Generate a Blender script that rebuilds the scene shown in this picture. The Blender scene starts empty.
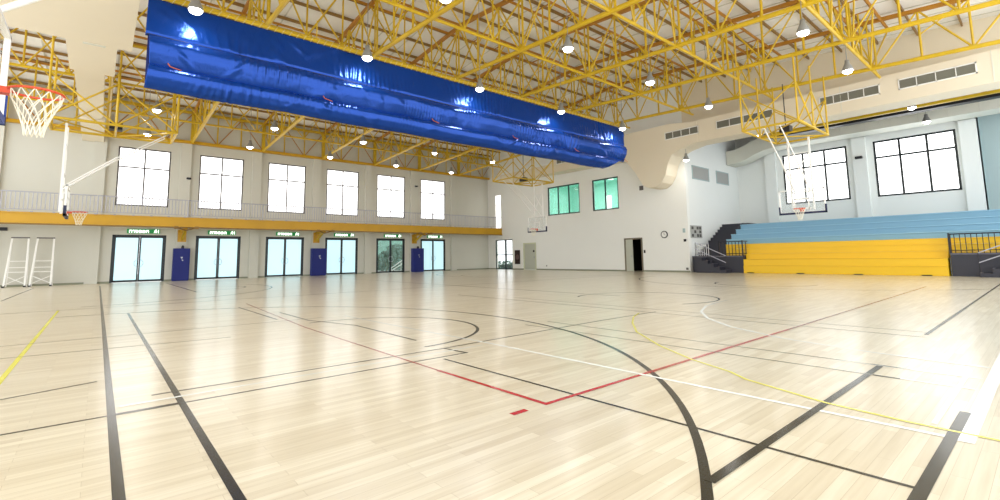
import bpy, math, random
from mathutils import Vector, Matrix
random.seed(7)
S = bpy.context.scene
COL = S.collection

# ------------------------------------------------------------------ camera
H = 1.15
F = 469.3
YAW, PIT, ROL = (math.radians(a) for a in (49.503, 6.117, -0.889))
fw = Vector((math.cos(YAW)*math.cos(PIT), math.sin(YAW)*math.cos(PIT), math.sin(PIT)))
r0 = Vector((math.sin(YAW), -math.cos(YAW), 0)); u0 = r0.cross(fw)
rr = math.cos(ROL)*r0 + math.sin(ROL)*u0
uu = -math.sin(ROL)*r0 + math.cos(ROL)*u0
cam = bpy.data.objects.new('camera', bpy.data.cameras.new('camera'))
COL.objects.link(cam)
m = Matrix.Identity(4)
for i in range(3):
    m[i][0], m[i][1], m[i][2] = rr[i], uu[i], -fw[i]
m[2][3] = H
cam.matrix_world = m
cam.data.sensor_width = 36; cam.data.sensor_fit = 'HORIZONTAL'
cam.data.lens = F/1000*36
cam.data.shift_x = 0; cam.data.shift_y = -(250-206.4)/1000
cam.data.clip_start = 0.05; cam.data.clip_end = 300
S.camera = cam
# ------------------------------------------------------------------ world, exposure
w = bpy.data.worlds.new('world'); S.world = w; w.use_nodes = True
bg = w.node_tree.nodes['Background']
bg.inputs[0].default_value = (0.93, 0.97, 1.0, 1); bg.inputs[1].default_value = 2.2
S.view_settings.view_transform = 'Standard'; S.view_settings.look = 'None'
S.view_settings.gamma = 1; S.view_settings.use_curve_mapping = False
S.view_settings.exposure = 0.38
LAMP_W = 14
WIN_E, DOOR_E = 1.7, 0.78

# ------------------------------------------------------------------ materials
def lin(c):
    return tuple(((v/255)/12.92 if v/255 <= .04045 else ((v/255+.055)/1.055)**2.4) for v in c) + (1,)
MATS = {}
def mat(name, rgb, rough=.5, metal=0, emit=0, coat=0, noise=0, nscale=4, bump=0, bscale=20, alpha=1, trans=0, ior=None):
    if name in MATS: return MATS[name]
    M = bpy.data.materials.new(name); M.use_nodes = True; MATS[name] = M
    nt = M.node_tree; b = nt.nodes['Principled BSDF']; c = lin(rgb)
    b.inputs['Base Color'].default_value = c
    b.inputs['Roughness'].default_value = rough; b.inputs['Metallic'].default_value = metal
    if coat: b.inputs['Coat Weight'].default_value = coat; b.inputs['Coat Roughness'].default_value = .15
    if emit: b.inputs['Emission Color'].default_value = c; b.inputs['Emission Strength'].default_value = emit
    if trans: b.inputs['Transmission Weight'].default_value = trans
    if ior: b.inputs['IOR'].default_value = ior
    b.inputs['Alpha'].default_value = alpha
    tc = nt.nodes.new('ShaderNodeTexCoord')
    if noise:
        n = nt.nodes.new('ShaderNodeTexNoise'); n.inputs['Scale'].default_value = nscale; n.inputs['Detail'].default_value = 4
        nt.links.new(tc.outputs['Object'], n.inputs['Vector'])
        mx = nt.nodes.new('ShaderNodeMix'); mx.data_type = 'RGBA'
        mx.inputs['A'].default_value = tuple(v*(1-noise) for v in c[:3]) + (1,)
        mx.inputs['B'].default_value = tuple(min(1, v*(1+noise)) for v in c[:3]) + (1,)
        nt.links.new(n.outputs['Fac'], mx.inputs['Factor']); nt.links.new(mx.outputs['Result'], b.inputs['Base Color'])
    if bump:
        n = nt.nodes.new('ShaderNodeTexNoise'); n.inputs['Scale'].default_value = bscale
        nt.links.new(tc.outputs['Object'], n.inputs['Vector'])
        bp = nt.nodes.new('ShaderNodeBump'); bp.inputs['Strength'].default_value = bump; bp.inputs['Distance'].default_value = .05
        nt.links.new(n.outputs['Fac'], bp.inputs['Height']); nt.links.new(bp.outputs['Normal'], b.inputs['Normal'])
    return M

FLOOR_ROUGH = .28
def floor_material():
    M = bpy.data.materials.new('maple_floor'); M.use_nodes = True
    nt = M.node_tree; N = nt.nodes; L = nt.links; b = N['Principled BSDF']
    tc = N.new('ShaderNodeTexCoord')
    br = N.new('ShaderNodeTexBrick')
    L.new(tc.outputs['Object'], br.inputs['Vector'])
    br.offset = .37; br.offset_frequency = 2
    br.inputs['Scale'].default_value = 1
    br.inputs['Brick Width'].default_value = .85; br.inputs['Row Height'].default_value = .075
    br.inputs['Mortar Size'].default_value = .0012; br.inputs['Mortar Smooth'].default_value = .6
    br.inputs['Bias'].default_value = 0
    br.inputs['Color1'].default_value = lin((222, 212, 189)); br.inputs['Color2'].default_value = lin((204, 191, 165))
    br.inputs['Mortar'].default_value = lin((172, 155, 126))
    n = N.new('ShaderNodeTexNoise'); n.inputs['Scale'].default_value = 1; n.inputs['Detail'].default_value = 5
    mp = N.new('ShaderNodeMapping'); mp.inputs['Scale'].default_value = (1.2, 26, 1)
    L.new(tc.outputs['Object'], mp.inputs['Vector']); L.new(mp.outputs['Vector'], n.inputs['Vector'])
    cr = N.new('ShaderNodeValToRGB')
    cr.color_ramp.elements[0].position = .3; cr.color_ramp.elements[0].color = (.84, .8, .74, 1)
    cr.color_ramp.elements[1].position = .62; cr.color_ramp.elements[1].color = (1.0, 1.0, 1.0, 1)
    L.new(n.outputs['Fac'], cr.inputs['Fac'])
    mx = N.new('ShaderNodeMix'); mx.data_type = 'RGBA'; mx.blend_type = 'MULTIPLY'; mx.inputs['Factor'].default_value = .8
    L.new(br.outputs['Color'], mx.inputs['A']); L.new(cr.outputs['Color'], mx.inputs['B'])
    L.new(mx.outputs['Result'], b.inputs['Base Color'])
    b.inputs['Roughness'].default_value = FLOOR_ROUGH
    b.inputs['IOR'].default_value = 1.5
    b.inputs['Coat Weight'].default_value = .4; b.inputs['Coat Roughness'].default_value = .17
    return M

wall_m = mat('white_plaster', (240, 240, 234), .75, noise=.02, nscale=.6, bump=.03, bscale=60)
beige_m = mat('grey_beige_plaster', (209, 207, 195), .75, noise=.03, nscale=.5, bump=.03, bscale=60)
alc_m = mat('cool_white_plaster', (234, 236, 232), .75, noise=.02, nscale=.6)
deck_m = mat('roof_deck_sheet', (242, 240, 234), .7, noise=.06, nscale=.8)
shaded_deck_m = mat('shaded_deck_sheet', (58, 46, 44), .8, noise=.15, nscale=1)  # bay ceiling gets less light; that shade is put into the colour
steel_m = mat('yellow_steel_paint', (202, 166, 26), .38, noise=.3, nscale=1.6)
steel_dk = mat('ochre_steel_paint', (172, 116, 24), .45, noise=.15, nscale=2)
purlin_m = mat('brown_purlin_paint', (138, 104, 46), .5, noise=.15, nscale=3)
fascia_m = mat('golden_steel_fascia', (200, 152, 8), .4, noise=.14, nscale=1.2)
duct_m = mat('cream_duct_sheet', (228, 216, 192), .55, noise=.03, nscale=.7)
duct_g = mat('pale_duct_sheet', (214, 212, 198), .5, noise=.04, nscale=.8)
grille_m = mat('grey_grille', (120, 118, 104), .6)
frame_dk = mat('black_aluminium', (22, 30, 32), .35, metal=.2)
frame_gr = mat('grey_aluminium', (92, 88, 88), .4, metal=.2)
pane_w = mat('daylight_pane', (255, 255, 255), .15, emit=WIN_E)
pane_c = mat('daylit_frosted_glass', (178, 212, 220), .12, emit=DOOR_E)  # door glass glows by emission in place of daylight behind it
blue_vinyl = mat('blue_vinyl', (6, 62, 150), .22, metal=.5, noise=.1, nscale=1.2, bump=.22, bscale=3.5)
_n = next(n for n in blue_vinyl.node_tree.nodes if n.bl_idname == 'ShaderNodeTexNoise' and n.inputs['Scale'].default_value == 3.5)
_n.inputs['Detail'].default_value = 3; _n.inputs['Distortion'].default_value = 1.2
_mp = blue_vinyl.node_tree.nodes.new('ShaderNodeMapping'); _mp.inputs['Scale'].default_value = (1.6, 1, 1.0); _mp.inputs['Rotation'].default_value = (0, .5, 0)
blue_vinyl.node_tree.links.new(_n.inputs['Vector'].links[0].from_socket, _mp.inputs['Vector']); blue_vinyl.node_tree.links.new(_mp.outputs['Vector'], _n.inputs['Vector'])
blue_hem = mat('navy_webbing', (10, 22, 60), .5)
rope_m = mat('pale_rope', (210, 190, 120), .7)
yel_b = mat('yellow_bleacher_panel', (236, 190, 0), .4, noise=.03, nscale=1)
blu_b = mat('light_blue_bleacher_panel', (126, 172, 196), .4, noise=.03, nscale=1)
char_m = mat('charcoal_panel', (46, 46, 56), .5, noise=.08, nscale=2)
black_m = mat('black_metal_rail', (30, 28, 34), .4, metal=.3)
rail_m = mat('grey_metal_rail', (176, 176, 186), .4, metal=.2)
white_m = mat('white_enamel', (240, 238, 232), .35)
orange_m = mat('orange_rim', (214, 74, 30), .35)
net_m = mat('white_net_cord', (240, 234, 214), .8)
glass_m = mat('clear_acrylic', (205, 215, 215), .05, alpha=.1)
pad_m = mat('navy_board_pad', (18, 28, 66), .5)
pad_b = mat('blue_board_pad', (20, 60, 150), .5)
cab_m = mat('blue_cabinet_paint', (4, 24, 112), .6, noise=.06, nscale=2)
chrome = mat('brushed_steel', (170, 172, 176), .3, metal=.9)
green_m = mat('green_sign', (10, 130, 60), .4, emit=.3)
lit_w = mat('lit_white_lettering', (255, 255, 250), .4, emit=1.6)
lampglass = mat('lamp_lens', (255, 252, 246), .3, emit=14)
lamp_h = mat('lamp_housing', (150, 150, 146), .4, metal=.4)
door_g = mat('grey_door_paint', (186, 188, 172), .45)
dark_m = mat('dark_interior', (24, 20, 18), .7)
teal_g = mat('green_tinted_glass', (130, 200, 184), .05, alpha=.3)
teal_w = mat('teal_room_wall', (176, 222, 208), .7)
leaf_m = mat('garden_leaf', (34, 70, 48), .5, noise=.3, nscale=3)
skirt_m = mat('grey_green_skirting', (140, 142, 120), .5)
panel_g = mat('grey_green_panel', (168, 186, 186), .6)

# ------------------------------------------------------------------ mesh builder
class MB:
    def __init__(s): s.v = []; s.f = []
    def add(s, vs, fs):
        n = len(s.v); s.v += [tuple(v) for v in vs]; s.f += [tuple(i+n for i in f) for f in fs]; return s
    def box(s, x0, y0, z0, x1, y1, z1):
        if x0 > x1: x0, x1 = x1, x0
        if y0 > y1: y0, y1 = y1, y0
        if z0 > z1: z0, z1 = z1, z0
        return s.add([(x0,y0,z0),(x1,y0,z0),(x1,y1,z0),(x0,y1,z0),(x0,y0,z1),(x1,y0,z1),(x1,y1,z1),(x0,y1,z1)],
              [(0,3,2,1),(4,5,6,7),(0,1,5,4),(1,2,6,5),(2,3,7,6),(3,0,4,7)])
    def tube(s, a, b, r, n=8, r2=None, cap=True):
        a = Vector(a); b = Vector(b); d = (b-a)
        if d.length < 1e-6: return s
        d.normalize(); up = Vector((0,0,1)) if abs(d.z) < .95 else Vector((1,0,0))
        u = d.cross(up).normalized(); v = d.cross(u)
        if r2 is None: r2 = r
        vs = []
        for p, q in ((a, r), (b, r2)):
            for k in range(n):
                t = 2*math.pi*(k+.5)/n; vs.append(p + u*(q*math.cos(t)) + v*(q*math.sin(t)))
        fs = [(k, k+n, (k+1) % n+n, (k+1) % n) for k in range(n)]
        if cap: fs += [tuple(range(n)), tuple(reversed(range(n, 2*n)))]
        return s.add(vs, fs)
    def beam(s, a, b, wd, ht):       # rectangular section, ht vertical
        a = Vector(a); b = Vector(b); d = (b-a).normalized()
        up = Vector((0,0,1)) if abs(d.z) < .95 else Vector((1,0,0))
        u = d.cross(up).normalized(); v = u.cross(d)
        vs = [p + u*(i*wd/2) + v*(j*ht/2) for p in (a, b) for i, j in ((-1,-1),(1,-1),(1,1),(-1,1))]
        return s.add(vs, [(0,1,5,4),(1,2,6,5),(2,3,7,6),(3,0,4,7),(0,3,2,1),(4,5,6,7)])
    def path(s, pts, r, n=6, closed=False):
        q = list(pts) + ([pts[0]] if closed else [])
        for a, b in zip(q, q[1:]): s.tube(a, b, r, n)
        return s
    def prism(s, poly, axis, a, b):  # poly in the other two axes, extruded along axis
        def P(u, v, t): return {'x': (t,u,v), 'y': (u,t,v), 'z': (u,v,t)}[axis]
        n = len(poly)
        vs = [P(u,v,a) for u,v in poly] + [P(u,v,b) for u,v in poly]
        fs = [(k, (k+1) % n, (k+1) % n+n, k+n) for k in range(n)] + [tuple(reversed(range(n))), tuple(range(n, 2*n))]
        return s.add(vs, fs)
    def lathe(s, prof, c=(0,0,0), n=16):
        vs = []
        for r, z in prof:
            for k in range(n):
                t = 2*math.pi*k/n; vs.append((c[0]+r*math.cos(t), c[1]+r*math.sin(t), c[2]+z))
        fs = []
        for i in range(len(prof)-1):
            for k in range(n): fs.append((i*n+k, i*n+(k+1) % n, (i+1)*n+(k+1) % n, (i+1)*n+k))
        return s.add(vs, fs)

def wloc(o):
    v = Vector((0,0,0))
    while o: v += o.location; o = o.parent
    return v
def obj(name, mb, material, parent=None, smooth=False, fix=True, origin=None):
    me = bpy.data.meshes.new(name)
    base = wloc(parent) if parent else Vector((0,0,0))
    if origin is not None: base = Vector(origin)
    me.from_pydata([tuple(Vector(v)-base) for v in mb.v], [], mb.f)
    if fix:
        import bmesh
        bm = bmesh.new(); bm.from_mesh(me); bmesh.ops.recalc_face_normals(bm, faces=bm.faces); bm.to_mesh(me); bm.free()
    if smooth:
        for p in me.polygons: p.use_smooth = True
    me.materials.append(material)
    o = bpy.data.objects.new(name, me); COL.objects.link(o)
    if parent: o.parent = parent
    if origin is not None: o.location = Vector(origin) - (wloc(parent) if parent else Vector((0,0,0)))
    return o
def tag(o, label, cat, group=None, kind=None):
    o['label'] = label; o['category'] = cat
    if group: o['group'] = group
    if kind: o['kind'] = kind
    return o
def thing(name, label, cat, loc=(0,0,0), group=None):
    o = bpy.data.objects.new(name, None); COL.objects.link(o); o.location = loc; o.empty_display_size = .2
    return tag(o, label, cat, group)
def struct(name, mb, m, parent=None, **k):
    o = obj(name, mb, m, parent, **k)
    if not parent: o['kind'] = 'structure'
    return o
def sroot(name, loc=(0,0,0)):
    o = bpy.data.objects.new(name, None); COL.objects.link(o); o.location = loc; o['kind'] = 'structure'; return o
def dup(root, loc, label=None, group=None):
    r = root.copy(); COL.objects.link(r); r.location = loc
    if label: r['label'] = label
    if group: r['group'] = group
    for ch in list(root.children):
        c = ch.copy(); COL.objects.link(c); c.parent = r
        for g in list(ch.children):
            d = g.copy(); COL.objects.link(d); d.parent = c
    return r
ORD = ['first','second','third','fourth','fifth','sixth','seventh','eighth','ninth','tenth','eleventh','twelfth']

# ------------------------------------------------------------------ key dimensions
YW = 34.8      # left wall (with doors)
YN = -1.0      # wall line behind the photographer
YR = 17.0      # ridge
XE = 28.2      # end wall
XB = 36.0      # wall behind the bleachers
YS = 14.8      # side wall of the bleacher bay
X0 = -8.0
def zbot(y): return 8.62 + .048*min(34.6-y, y+.6) if True else 0
def ztop(y): return 10.5 + .082*min(34.6-y, y+.6)
def zdeck(y): return ztop(y) + .32

# ------------------------------------------------------------------ shell
struct('floor', MB().box(X0, YN, -.2, XB+.3, YW+.35, 0), floor_material())

def wall_with_holes_y(y0, y1, xa, xb, za, zb, holes):
    """wall plane across X with rectangular holes (x0,x1,z0,z1)"""
    mb = MB(); xs = sorted({xa, xb} | {h[0] for h in holes} | {h[1] for h in holes}); zs = sorted({za, zb} | {h[2] for h in holes} | {h[3] for h in holes})
    for a, b in zip(xs, xs[1:]):
        run = None
        for c, d in zip(zs, zs[1:]):
            hole = any(h[0] <= a+1e-6 and b <= h[1]+1e-6 and h[2] <= c+1e-6 and d <= h[3]+1e-6 for h in holes)
            if hole:
                if run: mb.box(a, y0, run[0], b, y1, run[1]); run = None
            else: run = (run[0], d) if run else (c, d)
        if run: mb.box(a, y0, run[0], b, y1, run[1])
    return mb
def swapxy(mb):
    mb.v = [(y, x, z) for x, y, z in mb.v]; return mb

DX = [(.55, 3.08), (4.6, 7.12), (8.65, 11.18), (12.7, 15.22), (16.75, 19.28), (20.78, 23.3)]
WZ = (4.45, 7.92)
holes = [(a, b, 0, 2.75) for a, b in DX] + [(a, b, WZ[0], WZ[1]) for a, b in DX]
struct('wall_left', wall_with_holes_y(YW, YW+.3, X0, XE, 0, 10.9, holes), beige_m)
eh = [(23.5, 26.9, 4.45, 6.8), (19.9, 22.25, 4.45, 6.8), (31.4, 33.75, 0, 2.7), (32.9, 33.75, 3.75, 6.9),
      (18.2, 19.5, 0, 2.22), (28.45, 29.9, 0, 2.24)]
struct('wall_end', swapxy(wall_with_holes_y(XE, XE+.3, YS, YW+.3, 0, 12.4, eh)), wall_m)
struct('wall_side', MB().box(XE+.3, YS, 0, XB, YS+.3, 9.6), alc_m)
WB = [(8.0, 11.72), (2.95, 6.65)]
bh = [(a, b, 4.42, 7.86) for a, b in WB]
struct('wall_back', swapxy(wall_with_holes_y(XB, XB+.3, 2.05, YS, 0, 9.6, bh)), alc_m)
struct('wall_recess', MB().box(XB+.5, -2.5, 0, XB+.7, 2.05, 9.6).box(XB, 2.05, 0, XB+.7, 2.15, 9.6), panel_g)
struct('wall_header', MB().box(XE-.02, -2.5, 9.15, XE+.25, YS, 12.4), duct_m)
# pilasters
for i, x in enumerate([-4.35, -.25, 3.84, 7.9, 11.95, 16.0, 20.03, 24.1]):
    struct('trim_%d' % (i+1), MB().box(x-.28, YW-.2, 0, x+.28, YW, 8.5), beige_m)
for i, y in enumerate([12.45, 7.33, 2.45]):
    struct('trim_%d' % (i+11), MB().box(XB-.25, y-.35, 0, XB, y+.35, 8.2), alc_m)
struct('baseboard_left', wall_with_holes_y(YW-.02, YW-.001, X0, XE, 0, .1, [(a, b, 0, .1) for a, b in DX]), skirt_m)
struct('baseboard_end', swapxy(wall_with_holes_y(XE-.02, XE-.001, YS, YW, 0, .1, [h for h in ((h[0], h[1], 0, .1) for h in eh if h[2] == 0)])), skirt_m)

# roof deck, gabled, with sheet joints
mb = MB()
for y0, y1 in ((YN-.6, YR), (YR, YW+.3)):
    z0, z1 = zdeck(y0), zdeck(y1)
    mb.add([(X0,y0,z0),(XE+.3,y0,z0),(XE+.3,y1,z1),(X0,y1,z1),(X0,y0,z0+.12),(XE+.3,y0,z0+.12),(XE+.3,y1,z1+.12),(X0,y1,z1+.12)],
           [(0,1,2,3),(7,6,5,4),(0,4,5,1),(1,5,6,2),(2,6,7,3),(3,7,4,0)])
deck = struct('ceiling', mb, deck_m)
obj('sheet_joint', (lambda q: [q.beam((x, y0, zdeck(y0)-.012), (x, y1, zdeck(y1)-.012), .05, .03) for x in [X0+1.37*k for k in range(27)] for y0, y1 in ((YN, YR), (YR, YW))] and q)(MB()), beige_m, deck)
struct('ceiling_alcove', MB().box(XE+.25, -2.5, 9.6, XB+.7, YS+.3, 9.75), shaded_deck_m)

# ------------------------------------------------------------------ windows and doors
def win_y(n, x0, x1, z0, z1, y, cols, trans, fm, pm, t=.06, thin=None):
    r = sroot('window_%d' % n, ((x0+x1)/2, y, z0))
    f = MB(); fy0, fy1 = y+.04, y+.12
    for a, b, c, d in ((x0,x0+t,z0,z1),(x1-t,x1,z0,z1),(x0,x1,z0,z0+t),(x0,x1,z1-t,z1)): f.box(a, fy0, c, b, fy1, d)
    for k in range(1, cols):
        x = x0+(x1-x0)*k/cols; f.box(x-t/2, fy0+.002, z0, x+t/2, fy1-.002, z1)
    zt = z1-(z1-z0)*trans; f.box(x0, fy0+.004, zt-t/2, x1, fy1-.004, zt+t/2)
    obj('window_frame', f, fm, r); 
    for k in range(cols):
        a = x0+(x1-x0)*k/cols; b = x0+(x1-x0)*(k+1)/cols
        obj('pane', MB().box(a+t/2, y+.07, z0+t/2, b-t/2, y+.085, zt-t/2), pm, r)
        obj('pane', MB().box(a+t/2, y+.07, zt+t/2, b-t/2, y+.085, z1-t/2), pm, r)
    return r
for i, (a, b) in enumerate(DX):
    win_y(i+1, a, b, WZ[0], WZ[1], YW, 2, .34, frame_gr, pane_w, .08)
def win_x(n, y0, y1, z0, z1, x, cols, trans, fm, pm, t=.08):
    r = sroot('window_%d' % n, (x, (y0+y1)/2, z0)); f = MB(); a0, a1 = x+.04, x+.12
    for a, b, c, d in ((y0,y0+t,z0,z1),(y1-t,y1,z0,z1),(y0,y1,z0,z0+t),(y0,y1,z1-t,z1)): f.box(a0, a, c, a1, b, d)
    for k in range(1, cols):
        y = y0+(y1-y0)*k/cols; f.box(a0+.002, y-t/2, z0, a1-.002, y+t/2, z1)
    zt = z1-(z1-z0)*trans if trans else z1-t/2
    if trans: f.box(a0+.004, y0, zt-t/2, a1-.004, y1, zt+t/2)
    obj('window_frame', f, fm, r)
    for k in range(cols):
        a = y0+(y1-y0)*k/cols; b = y0+(y1-y0)*(k+1)/cols
        obj('pane', MB().box(x+.07, a+t/2, z0+t/2, x+.085, b-t/2, zt-t/2), pm, r)
        if trans: obj('pane', MB().box(x+.07, a+t/2, zt+t/2, x+.085, b-t/2, z1-t/2), pm, r)
    return r
for i, (a, b) in enumerate(WB): win_x(7+i, a, b, 4.42, 7.86, XB, 3, .3, frame_dk, pane_w, .11)
win_x(9, 23.5, 26.9, 4.45, 6.8, XE, 3, 0, frame_dk, teal_g, .09)
win_x(10, 19.9, 22.25, 4.45, 6.8, XE, 2, 0, frame_dk, teal_g, .09)
win_x(11, 32.9, 33.75, 3.75, 6.9, XE, 1, .3, white_m, pane_w, .06)
# room behind the green windows
rm = sroot('wall_control_room', (30.5, 23.5, 4))
obj('room_shell', MB().box(33, 17.5, 3.8, 33.2, 28.5, 7.6).box(XE+.3, 28.3, 3.8, 33, 28.5, 7.6).box(XE+.3, 17.5, 3.8, 33, 17.7, 7.6)
    .box(XE+.3, 17.5, 7.4, 33, 28.5, 7.6).box(XE+.3, 17.5, 3.8, 33, 28.5, 3.9), teal_w, rm)
obj('back_window', MB().box(32.9, 20.2, 4.6, 32.98, 22.0, 6.2).box(32.9, 24.0, 4.6, 32.98, 24.6, 6.2), pane_w, rm)
for yy in (20.5, 23.0, 25.5):
    obj('ceiling_strip_light', MB().box(29.5, yy, 7.32, 32, yy+.2, 7.39), lit_w, rm)
rl = bpy.data.lights.new('room_fill_light', 'AREA'); rl.energy = 260; rl.size = 2.5; rl.shape = 'RECTANGLE'; rl.size_y = 8; rl.color = (.85, 1, .97)  # added fill light that brightens the room behind the tinted panes
ro = bpy.data.objects.new('room_fill_light', rl); COL.objects.link(ro); ro.location = (0, -.4, 3.25); ro.parent = rm
def hedge():
    lb = MB()
    for k in range(500):
        c = Vector((random.uniform(31.0, 31.6), random.uniform(33.6, 37.6), random.uniform(0, .75)))
        d = Vector((random.uniform(-1,1), random.uniform(-1,1), random.uniform(-.3,1))).normalized()*.16; e = d.orthogonal().normalized()*.06
        lb.add([c-d, c+e, c+d, c-e], [(0,1,2,3)])
    t_ = thing('garden_hedge', 'low dark hedge outside the glass door in the end wall', 'hedge', (31.3, 35.6, -.05))
    obj('foliage', lb, leaf_m, t_, fix=False)
    obj('planter', MB().box(31.05, 33.6, -.05, 31.55, 37.6, .35), dark_m, t_)
hedge()
def handle_ring(cx, cy, cz, side):
    return [(cx+side*(.03+.15*math.cos(t)), cy, cz+.22*math.sin(t)) for t in [math.pi*(k/10-.5) for k in range(11)]]
def double_door_y(n, x0, x1, y, pm):
    r = sroot('door_%d' % n, ((x0+x1)/2, y, 0)); t = .1; zt = 2.75; f = MB()
    f.box(x0, y+.02, 0, x0+t, y+.14, zt).box(x1-t, y+.02, 0, x1, y+.14, zt).box(x0, y+.02, zt-t, x1, y+.14, zt)
    obj('door_frame', f, frame_dk, r)
    xm = (x0+x1)/2
    for a, b, s in ((x0+t, xm-.005, -1), (xm+.005, x1-t, 1)):
        g = MB(); u = .07
        g.box(a, y+.04, .02, a+u, y+.1, zt-t).box(b-u, y+.04, .02, b, y+.1, zt-t).box(a, y+.04, zt-t-u, b, y+.1, zt-t).box(a, y+.04, .02, b, y+.1, .14)
        leaf = obj('door_leaf', g, frame_dk, r)
        obj('glass_pane', MB().box(a+u, y+.065, .14, b-u, y+.08, zt-t-u), pm, leaf)
        hh = MB(); pts = [(xm+s*(.06+.15*math.cos(q)), y-.02, 1.1+.2*math.sin(q)) for q in [math.pi*(k/10-.5) for k in range(11)]]
        hh.path(pts, .016, 6).tube(pts[0], (pts[0][0], y+.05, pts[0][2]), .016).tube(pts[-1], (pts[-1][0], y+.05, pts[-1][2]), .016)
        obj('handle', hh, chrome, leaf)
clear_g = mat('clear_green_glass', (150, 190, 182), .04, alpha=.14)
for i, (a, b) in enumerate(DX): double_door_y(i+1, a, b, YW, clear_g if i == 4 else pane_c)
# glass door in the end wall under the gallery
r = sroot('door_7', (XE, 32.6, 0)); f = MB()
for a, b, c, d in ((31.4,31.46,0,2.7),(33.69,33.75,0,2.7),(31.4,33.75,2.62,2.7),(32.3,32.46,0,2.62),(31.4,33.75,1.28,1.36),(31.4,33.75,0,.1)): f.box(XE+.03, a, c, XE+.13, b, d)
obj('door_frame', f, frame_dk, r)
obj('glass_pane', MB().box(XE+.07, 31.46, .1, XE+.085, 33.69, 2.62), clear_g, r)
# grey door and open double door
r = sroot('door_8', (XE, 29.17, 0))
obj('door_frame', MB().box(XE-.03, 28.4, 0, XE+.08, 28.5, 2.28).box(XE-.03, 29.85, 0, XE+.08, 29.95, 2.28).box(XE-.03, 28.4, 2.2, XE+.08, 29.95, 2.3), mat('pale_door_frame', (206,208,176), .5), r)
dl = obj('door_leaf', MB().box(XE+.02, 28.5, .01, XE+.07, 29.85, 2.2), door_g, r)
obj('vision_panel', MB().box(XE+.005, 28.62, 1.5, XE+.02, 28.8, 1.66), dark_m, dl)
obj('handle', MB().box(XE-.04, 28.6, 1.0, XE+.02, 28.66, 1.12), chrome, dl)
r = sroot('door_9', (XE, 18.85, 0))
obj('door_frame', MB().box(XE-.03, 18.12, 0, XE+.1, 18.22, 2.26).box(XE-.03, 19.48, 0, XE+.1, 19.58, 2.26).box(XE-.03, 18.12, 2.2, XE+.1, 19.58, 2.3), mat('brown_door_frame', (120,110,92), .5), r)
dl = obj('door_leaf', MB().box(XE+.0, 18.92, .01, XE+.05, 19.48, 2.2), door_g, r)
obj('handle', MB().box(XE-.05, 18.98, .98, XE, 19.04, 1.1), chrome, dl)
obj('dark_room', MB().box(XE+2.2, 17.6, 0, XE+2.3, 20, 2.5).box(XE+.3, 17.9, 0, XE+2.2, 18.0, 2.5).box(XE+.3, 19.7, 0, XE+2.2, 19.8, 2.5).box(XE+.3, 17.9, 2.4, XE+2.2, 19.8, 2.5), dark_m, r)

# outside ground and garden seen through the clear door
struct('ground', MB().box(-20, YW+.35, -.25, 70, 60, -.05), mat('outside_paving', (170, 172, 165), .8, noise=.1, nscale=1))
struct('wall_garden', MB().box(10, 45, -.05, 31, 45.3, 3.2), mat('pale_garden_wall', (120, 160, 146), .8, noise=.2, nscale=1.5))
for i, (gx, gy, s) in enumerate([(19.6, 38.6, 1.0), (21.1, 40.2, 1.35), (23.0, 41.6, 1.4), (17.9, 37.0, .8), (20.3, 36.7, .55)]):
    lb = MB()
    for k in range(320):
        th = random.uniform(0, 6.28); ph = random.uniform(0, 1); rr_ = s*random.uniform(.25, 1)
        c = Vector((gx+rr_*math.cos(th)*(1-.5*ph)*.9, gy+rr_*math.sin(th)*(1-.5*ph)*.9, .1+ph*s*1.7))
        d = Vector((random.uniform(-1,1), random.uniform(-1,1), random.uniform(-.3,1))).normalized()*.26*s; e = d.orthogonal().normalized()*.05
        lb.add([c-d, c+e, c+d, c-e], [(0,1,2,3)])
    desc = ['leafy garden shrub behind the clear glass door, middle one', 'taller garden shrub deeper in the garden behind the clear glass door',
            'tallest garden shrub at the far right behind the clear glass door', 'low garden shrub nearest the clear glass door at its left', 'small garden shrub just outside the clear glass door at its right'][i]
    t_ = thing('garden_shrub', desc, 'shrub', (gx, gy, -.05), 'shrubs outside the clear door')
    obj('foliage', lb, leaf_m, t_, fix=False)
    st = MB()
    for k in range(5): st.tube((gx, gy, -.05), (gx+random.uniform(-.3,.3)*s, gy+random.uniform(-.3,.3)*s, 1.1*s), .025, 5, .01)
    obj('stem', st, purlin_m, t_)
t_ = thing('garden_handrail', 'white sloping handrail seen through the clear glass door', 'handrail', (19.9, 36.0, -.05))
obj('rail', MB().tube((18.6, 36.0, .3), (20.6, 36.0, 1.5), .035).tube((18.6, 36.0, .05), (20.6, 36.0, 1.2), .035), white_m, t_)
for x, z in ((18.7, .36), (19.6, .9), (20.5, 1.44)): obj('post', MB().tube((x, 36.0, -.05), (x, 36.0, z), .025), white_m, t_)

# ------------------------------------------------------------------ painted court lines (children of the floor)
FL = bpy.data.objects['floor']
def pm_(name, rgb): return mat(name, rgb, .26, coat=.3)
LB, LW, LR, LY = pm_('black_line_paint', (8, 11, 3)), pm_('white_line_paint', (246, 246, 240)), pm_('red_line_paint', (176, 30, 34)), pm_('yellow_line_paint', (222, 214, 40))
LG = pm_('thin_grey_line_paint', (120, 116, 98))
LZ = [0.0016]
def line(pts, wd, m, name='court_line'):
    z = LZ[0]; LZ[0] += .00004
    P = [Vector((x, y, 0)) for x, y in pts]; L, R = [], []
    for i, p in enumerate(P):
        d = (P[min(i+1, len(P)-1)] - P[max(i-1, 0)]).normalized(); n = Vector((-d.y, d.x, 0))*wd/2
        L.append(p+n); R.append(p-n)
    n = len(P); vs = [(v.x, v.y, z) for v in L] + [(v.x, v.y, z) for v in R]
    o = obj(name, MB().add(vs, [(i, i+1, i+1+n, i+n) for i in range(n-1)]), m, FL, fix=False)
    for pl in o.data.polygons:
        if pl.normal.z < 0: pl.flip()
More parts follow.
